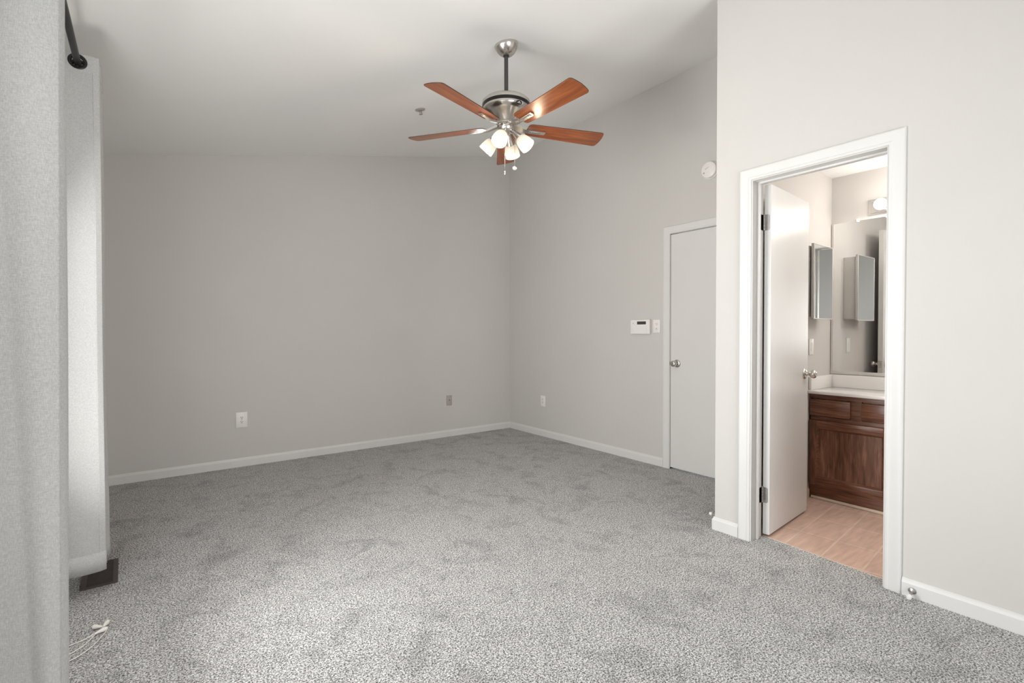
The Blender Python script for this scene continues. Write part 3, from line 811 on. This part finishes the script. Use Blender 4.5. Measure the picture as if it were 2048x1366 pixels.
# oval maker's badge: black with pale lettering-like marks
ba = radians(266)
bm = nb(); lathe(bm, [(0, 0), (1, 0), (1, .0015), (0, .0015)], 28, Matrix.Diagonal((.020, .0125, 1, 1)))
Mb = Matrix.Rotation(ba, 4, 'Z') @ Matrix.Translation((0.1455, 0, .098)) @ Matrix.Rotation(pi / 2, 4, 'Z') @ Matrix.Rotation(pi / 2 + .32, 4, 'X')
bdg = obj('badge', bm, BLACKM, mh, matrix=Mb, smooth=40)
bm = nb()
box(bm, -.006, .006, .0025, .0050, .0015, .0021); box(bm, -.003, .003, .0050, .0068, .0015, .0021)
for q in range(6): box(bm, -.0125 + q * .0043, -.0098 + q * .0043, -.0035, .0, .0015, .0021)
obj('badge_marks', bm, PLASTIC, mh, matrix=Mb)
bm = nb(); lathe(bm, [(0, .026), (0.060, .026), (0.064, .021), (0.064, .012), (0.056, .006), (0, .006)], 40)
obj('hub_flange', bm, NICKEL, fan, smooth=40)

A0 = radians(-18.1)
def blade_bm():
    bm = nb()
    # outline, x radial, y across; rounded root, slightly curved tip
    top = []
    top += [(0.138, 0.030), (0.140, 0.044), (0.148, 0.054), (0.160, 0.058)]
    for i in range(1, 9): top.append((0.160 + (0.635 - 0.160) * i / 8, 0.058 + (0.0735 - 0.058) * i / 8))
    top += [(0.647, 0.0715), (0.655, 0.064), (0.659, 0.052), (0.664, 0.026)]
    pts = [(x, y) for x, y in top] + [(0.666, 0.0)] + [(x, -y) for x, y in reversed(top)]
    prism(bm, [(x, y, 0) for x, y in pts], (0, 0, 1), 0.0055)
    return bm
def iron_bm():
    bm = nb()
    # hub arm: tapered channel under the blade with raised side ribs
    def sec(x, w, zb, zt): return [(x, -w, zb), (x, w, zb), (x, w, zt), (x, -w, zt)]
    secs = [sec(.050, .026, .006, .018), sec(.085, .022, -.002, .010), (sec(.125, .017, -.012, -.001)), sec(.16, .0155, -.0130, -.001), sec(.255, .0150, -.0100, -.001), sec(.262, .012, -.0080, -.001)]
    V = [[bm.verts.new(p) for p in s_] for s_ in secs]
    for a, b in zip(V, V[1:]):
        for i in range(4): bm.faces.new((a[i], a[(i + 1) % 4], b[(i + 1) % 4], b[i]))
    bm.faces.new(V[0][::-1]); bm.faces.new(V[-1])
    return bm
def iron_plate_bm():
    bm = nb()
    box(bm, .150, .246, -.0085, .0085, -.0150, -.0100, bev=.002)
    return bm
PITCH = radians(-12.5)
for k in range(5):
    ar = A0 + k * radians(72)
    bl = obj('blade', blade_bm(), BLADE, fan, matrix=Matrix.Rotation(ar, 4, 'Z') @ Matrix.Rotation(PITCH, 4, 'X'))
    md = bl.modifiers.new('rounded edge', 'BEVEL'); md.width = .0015; md.segments = 2
    bl.data.materials.append(BLADETOP)
    for p in bl.data.polygons:
        if p.normal.z > -0.5: p.material_index = 1
    ir = obj('blade_iron', iron_bm(), NICKEL, fan, matrix=Matrix.Rotation(ar, 4, 'Z') @ Matrix.Rotation(PITCH, 4, 'X'), smooth=30)
    obj('iron_rib', iron_plate_bm(), NICKEL, ir, smooth=40)
    for x in (.168, .232):
        bm = nb(); lathe(bm, [(0, 0), (.004, 0), (.003, -.002), (0, -.0025)], 12, Matrix.Translation((x, 0, -.0150)))
        obj('screw', bm, STEEL, ir, smooth=40)
# light kit
bm = nb(); lathe(bm, [(0, .008), (0.050, .008), (0.052, .002), (0.050, -.012), (0.044, -.026), (0.034, -.036), (0.022, -.046), (0.012, -.050), (0, -.051)], 36)
lk = obj('light_kit_body', bm, NICKEL, fan, smooth=40)
for k, wa in enumerate((36.2, 126.2, 216.2, -53.8)):
    a = radians(wa); rd = Vector((cos(a), sin(a), 0))
    dn = Vector((rd.x * sin(radians(43)), rd.y * sin(radians(43)), -cos(radians(43))))
    neck = rd * 0.046 + Vector((0, 0, -.034))
    M = align(dn, neck)
    bm = nb(); tube(bm, [rd * .022 + Vector((0, 0, -.022)), rd * .036 + Vector((0, 0, -.026)), neck + dn * .006], .009, 12)
    obj('lamp_arm', bm, NICKEL, lk, smooth='all')
    bm = nb()
    R = [(0.024, 0.060), (0.031, 0.064), (0.038, 0.074), (0.0430, 0.092), (0.0465, 0.114), (0.0480, 0.140)]
    prof = R + [(r_ - .003, z_) for r_, z_ in reversed(R)]
    seg = 36; rings = [[bm.verts.new((r_ * cos(2 * pi * i / seg), r_ * sin(2 * pi * i / seg), z_)) for i in range(seg)] for r_, z_ in prof]
    for i in range(len(rings)):
        A_, B_ = rings[i], rings[(i + 1) % len(rings)]
        for q in range(seg): bm.faces.new((A_[q], A_[(q + 1) % seg], B_[(q + 1) % seg], B_[q]))
    so = obj('lamp_shade', bm, SHADE, fan, matrix=M, smooth=60)
    bm = nb(); lathe(bm, [(0, -.004), (.012, -.004), (.015, .010), (.020, .034), (.0262, .060), (.0268, .068), (.018, .070), (0, .070)], 26)
    obj('socket_cup', bm, NICKEL, so, smooth=40)
    bm = nb(); lathe(bm, [(0, .060), (.010, .060), (.012, .070), (.018, .084), (.0205, .096), (.0175, .110), (.010, .118), (0, .120)], 22)
    obj('bulb', bm, BULB, so, smooth='all')
    ld = bpy.data.lights.new('fan_lamp_light', 'POINT'); ld.energy = 3.4; ld.color = (1.0, 0.78, 0.54); ld.shadow_soft_size = 0.03
    lo = bpy.data.objects.new('fan_lamp_light', ld); COL.objects.link(lo); lo.location = Vector((FX, FY, FZ)) + M @ Vector((0, 0, .150))
# pull chains
rtv = Vector((0.8, -0.6, 0)); fwv = Vector((0.6, 0.8, 0))
for off, zend, kind_ in ((rtv * -.009 - fwv * .036, 2.172, 0), (rtv * .052 - fwv * .012, 2.206, 1)):
    bm = nb(); p0 = off + Vector((0, 0, -.034)); p1 = off + Vector((0, 0, zend - FZ + .02))
    tube(bm, [p0, p1], .0014, 8)
    n_ = int((p0 - p1).length / .0075)
    pc = obj('pull_chain', bm, NICKEL, fan, smooth='all')
    bm = nb()
    if kind_ == 0:
        lathe(bm, [(0, 0), (.003, -.001), (.0052, -.006), (.0052, -.010), (.003, -.013), (.0042, -.016), (.0055, -.022), (.004, -.028), (0, -.029)], 18, Matrix.Translation(p1))
    else:
        sphere(bm, p1 + Vector((0, 0, -.012)), .013, 1.15, .8, .85)
    obj('chain_fob', bm, PLASTIC if kind_ else NICKEL, pc, smooth='all')

# ================================================================== bathroom
# vanity cabinet
XV = 3.815
va = empty('vanity_cabinet', (XV, 1.05, 0), 'dark stained wood bathroom vanity cabinet with panelled door and drawers', 'cabinet')
OV = Vector((-XV, -1.05, 0))
def vpart(n, bm, m, parent=None, **k):
    bmesh.ops.translate(bm, verts=bm.verts[:], vec=OV)
    return obj(n, bm, m, parent or va, **k)
bm = nb(); box(bm, XV + .018, XM - .004, 0.555, YW - .003, 0.002, 0.745)
vpart('carcass', bm, VWOOD_V)
bm = nb()
box(bm, XV, XV + .018, 0.555, YW - .003, 0.717, 0.745); box(bm, XV, XV + .018, 0.555, YW - .003, 0.563, 0.589); box(bm, XV, XV + .018, 0.555, YW - .003, 0.020, 0.099)
for y in (1.248, 0.918): box(bm, XV, XV + .018, y - .032, y + .032, 0.589, 0.717)
box(bm, XV, XV + .018, 0.555, .60,   .099, .717); box(bm, XV, XV + .018, 1.027, 1.076, .099, .563); box(bm, XV, XV + .018, YW - .012, YW - .003,   .099, .717)
vpart('face_frame', bm, VWOOD_H)
def slab_front(y0, y1, z0, z1):
    bm = nb(); t = .016
    vs = box(bm, XV - t, XV + .001, y0, y1, z0, z1, bev=.004, seg=2)
    return vpart('drawer_front', bm, VWOOD_H, smooth=40)
slab_front(1.279, 1.531, .594, .710); slab_front(.950, 1.216, .594, .710); slab_front(.612, .886, .594, .710)
def pan_door(y0, y1, z0, z1, s_=.047):
    t = .021; ri = s_ + .008
    bm = nb(); box(bm, XV - .005, XV - .001, y0 + s_ - .002, y1 - s_ + .002, z0 + ri - .002, z1 - ri + .002)
    d = vpart('cabinet_door', bm, VWOOD_V)
    for a, b in ((y0, y0 + s_), (y1 - s_, y1)):
        bm = nb(); box(bm, XV - t, XV, a, b, z0, z1, bev=.003)
        vpart('door_stile', bm, VWOOD_V, d, smooth=40)
    for a, b in ((z1 - ri, z1), (z0, z0 + ri)):
        bm = nb(); box(bm, XV - t, XV, y0 + s_, y1 - s_, a, b, bev=.003)
        vpart('door_rail', bm, VWOOD_H, d, smooth=40)
    a0, a1, b0, b1 = y0 + s_, y1 - s_, z0 + ri, z1 - ri
    # sloping bead between frame and inset
    bm = nb(); o, i_ = XV - t + .003, XV - .0052; q = .011
    O4 = [(o, a0, b0), (o, a1, b0), (o, a1, b1), (o, a0, b1)]; I4 = [(i_, a0 + q, b0 + q), (i_, a1 - q, b0 + q), (i_, a1 - q, b1 - q), (i_, a0 + q, b1 - q)]
    B4 = [(i_, y, z) for _x, y, z in O4]
    V = [[bm.verts.new(p) for p in r_] for r_ in (O4, I4, B4)]
    for k in range(4):
        n_ = (k + 1) % 4
        bm.faces.new((V[0][k], V[0][n_], V[1][n_], V[1][k])); bm.faces.new((V[1][k], V[1][n_], V[2][n_], V[2][k])); bm.faces.new((V[2][k], V[2][n_], V[0][n_], V[0][k]))
    vpart('inset_bead', bm, VWOOD_H, d)
pan_door(1.043, 1.531, .101, .562); pan_door(.592, 1.036, .101, .562)
bm = nb(); box(bm, XV - .006, XV + .018, 0.555, YW - .016, 0.0, 0.019, bev=.004)
vpart('shoe_moulding', bm, CREAM, smooth=40)
# vanity top
vt = empty('countertop', (3.785, 1.05, 0.747), 'white marble vanity top with low back and side splash', 'countertop')
bm = nb(); ov = (-3.785, -1.05, -.747)
def tpart(n, bm, m, parent=None, **k):
    bmesh.ops.translate(bm, verts=bm.verts[:], vec=ov)
    return obj(n, bm, m, parent or vt, **k)
box(bm, 3.785, XM - .001, 0.53, YW - .001, 0.747, 0.770, bev=.005, seg=3)
tpart('slab', bm, MARBLE, smooth=40)
bm = nb(); box(bm, XM - .020, XM - .001, 0.53, YW - .001, 0.770, 0.865, bev=.004); tpart('back_splash', bm, MARBLE, smooth=40)
bm = nb(); box(bm, 3.800, XM - .020, YW - .020, YW - .001, 0.770, 0.865, bev=.004); tpart('side_splash', bm, MARBLE, smooth=40)
bm = nb()
seg = 40; rings = []
for (r_, z_) in ((1.0, .773), (.97, .7745), (.92, .771)):
    rings.append([bm.verts.new((3.975 + .150 * r_ * cos(2 * pi * i / seg), 0.86 + .205 * r_ * sin(2 * pi * i / seg), z_)) for i in range(seg)])
for A_, B_ in zip(rings, rings[1:]):
    for q in range(seg): bm.faces.new((A_[q], A_[(q + 1) % seg], B_[(q + 1) % seg], B_[q]))
bm.faces.new(rings[-1]); bm.faces.new(rings[0][::-1])
tpart('basin_rim', bm, MARBLE, smooth=40)
# wall mirror
wm = empty('wall_mirror_glass', (XM, 1.08, 0.872), 'large frameless bathroom mirror with metal edge strips above vanity', 'mirror')
om = (-XM, -1.08, -.872)
def mpart(n, bm, m, **k):
    bmesh.ops.translate(bm, verts=bm.verts[:], vec=om); return obj(n, bm, m, wm, **k)
bm = nb(); box(bm, XM - .006, XM - .001, .60, 1.520, .884, 1.995); mpart('mirror_glass', bm, MIRROR)
bm = nb(); box(bm, XM - .009, XM, .60, 1.538, .870, .893, bev=.001, seg=1); mpart('bottom_channel', bm, ALU)
bm = nb(); box(bm, XM - .009, XM, 1.520, 1.536, .893, 1.996, bev=.001, seg=1); mpart('side_channel', bm, ALU)
for y in (1.367, .80):
    bm = nb(); box(bm, XM - .010, XM, y - .010, y + .010, 1.985, 2.009, bev=.002); mpart('mirror_clip', bm, PLASTIC, smooth=40)
# medicine cabinet on the left wall, its mirrored door slightly ajar (hinged at the far side)
mc = empty('medicine_cabinet', (3.78, YW, 1.27), 'mirrored medicine cabinet on the bathroom left wall above the switch', 'cabinet')
oc = Vector((-3.78, -YW, -1.27))
CX0, CX1, CZ0, CZ1 = 3.608, 3.933, 1.287, 1.770
bm = nb(); box(bm, CX0, CX1, YW - .080, YW, CZ0, CZ1, bev=.002, seg=1); bmesh.ops.translate(bm, verts=bm.verts[:], vec=oc)
obj('cabinet_box', bm, ALU, mc, smooth=40)
md_ = radians(1.2)
Mh = Matrix.Translation(Vector((CX1 + .004, YW - .084, 0)) + oc) @ Matrix.Rotation(md_, 4, 'Z')
bm = nb(); w = .3316
box(bm, -w + .004, -.004, -.016, -.013, 1.278, 1.779)
bmesh.ops.translate(bm, verts=bm.verts[:], vec=(0, 0, 0))
dm = nb()
for (x0, x1, z0, z1) in ((-w, -w + .006, 1.274, 1.783), (-.006, 0, 1.274, 1.783), (-w, 0, 1.274, 1.279), (-w, 0, 1.778, 1.783)): box(dm, x0, x1, -.0175, 0, z0, z1, bev=.001, seg=1)
box(dm, -w + .003, -.003, -.012, -.002, 1.277, 1.780)
dd = obj('cabinet_door', dm, ALU, mc, matrix=Mh, smooth=40)
obj('mirror_panel', bm, MIRROR, dd)
bm = nb()
for q in range(29): lathe(bm, [(.004, 1.292 + q * .016), (.004, 1.306 + q * .016)], 10, Matrix.Translation((CX1 + .005, YW - .082, 0)))
bmesh.ops.translate(bm, verts=bm.verts[:], vec=oc); obj('piano_hinge', bm, STEEL, mc, smooth=40)
# light switch on the bathroom left wall
r = outlet('light_switch', (3.834, YW, 1.079), (0, -1), 0.070, 0.115, 'white bathroom light switch plate below the medicine cabinet', 'switch')
bm = nb(); box(bm, .0055, .0075, -.017, .017, -.034, .034, bev=.001, seg=1); s_ = obj('switch_bezel', bm, PLASTIC, r, smooth=40)
bm = nb(); box(bm, .0070, .0092, -.012, .012, -.028, .028, bev=.001, seg=1); obj('rocker', bm, PLASTIC, s_, smooth=40)
screw(r, .048, PLASTIC); screw(r, -.048, PLASTIC)
# vanity light bar
vl = empty('vanity_light', (XM, 1.003, 2.072), 'chrome vanity light bar with lit round bulbs above bathroom mirror', 'light')
bm = nb(); box(bm, -.012, 0, -.30, .300, -.056, .056, bev=.003); obj('back_plate', bm, CHROME, vl, smooth=40)
bm = nb(); box(bm, -.030, -.010, -.290, .288, -.044, .044, bev=.006); obj('raised_bar', bm, CHROME, vl, smooth=40)
for k in range(4):
    y = .205 - k * .137
    bm = nb(); lathe(bm, [(0, 0), (.026, 0), (.027, .012), (.020, .020), (0, .020)], 24, align((-1, 0, 0), (-.028, y, 0)))
    so = obj('socket', bm, CHROME, vl, smooth=40)
    bm = nb(); sphere(bm, (-.082, y, 0), .040, u=28, v=18)
    obj('globe_bulb', bm, GLOBE, so, smooth='all')
    ld = bpy.data.lights.new('vanity_bulb_light', 'POINT'); ld.energy = 1.5; ld.color = (1.0, 0.95, 0.89); ld.shadow_soft_size = .045
    lo = bpy.data.objects.new('vanity_bulb_light', ld); COL.objects.link(lo); lo.location = (XM - .155, 1.003 + y, 2.048)

# added ceiling light, out of view behind the door frame, evens out the bathroom
cl = empty('added_bathroom_light', (3.45, .15, ZB), 'added round ceiling light, unseen, brightening the bathroom', 'light')
bm = nb(); lathe(bm, [(0, 0), (.15, 0), (.15, -.02), (.14, -.026), (0, -.026)], 40); obj('ceiling_plate', bm, NICKEL, cl, smooth=40)
bm = nb(); lathe(bm, [(.138, -.024), (.130, -.055), (.10, -.080), (.05, -.094), (0, -.098)], 40); obj('glass_bowl', bm, GLOBE, cl, smooth='all')
ld = bpy.data.lights.new('added_bathroom_lamp', 'POINT'); ld.energy = 21; ld.color = (1.0, 0.955, 0.90); ld.shadow_soft_size = .12
lo = bpy.data.objects.new('added_bathroom_lamp', ld); COL.objects.link(lo); lo.location = (3.45, .15, ZB - .25)
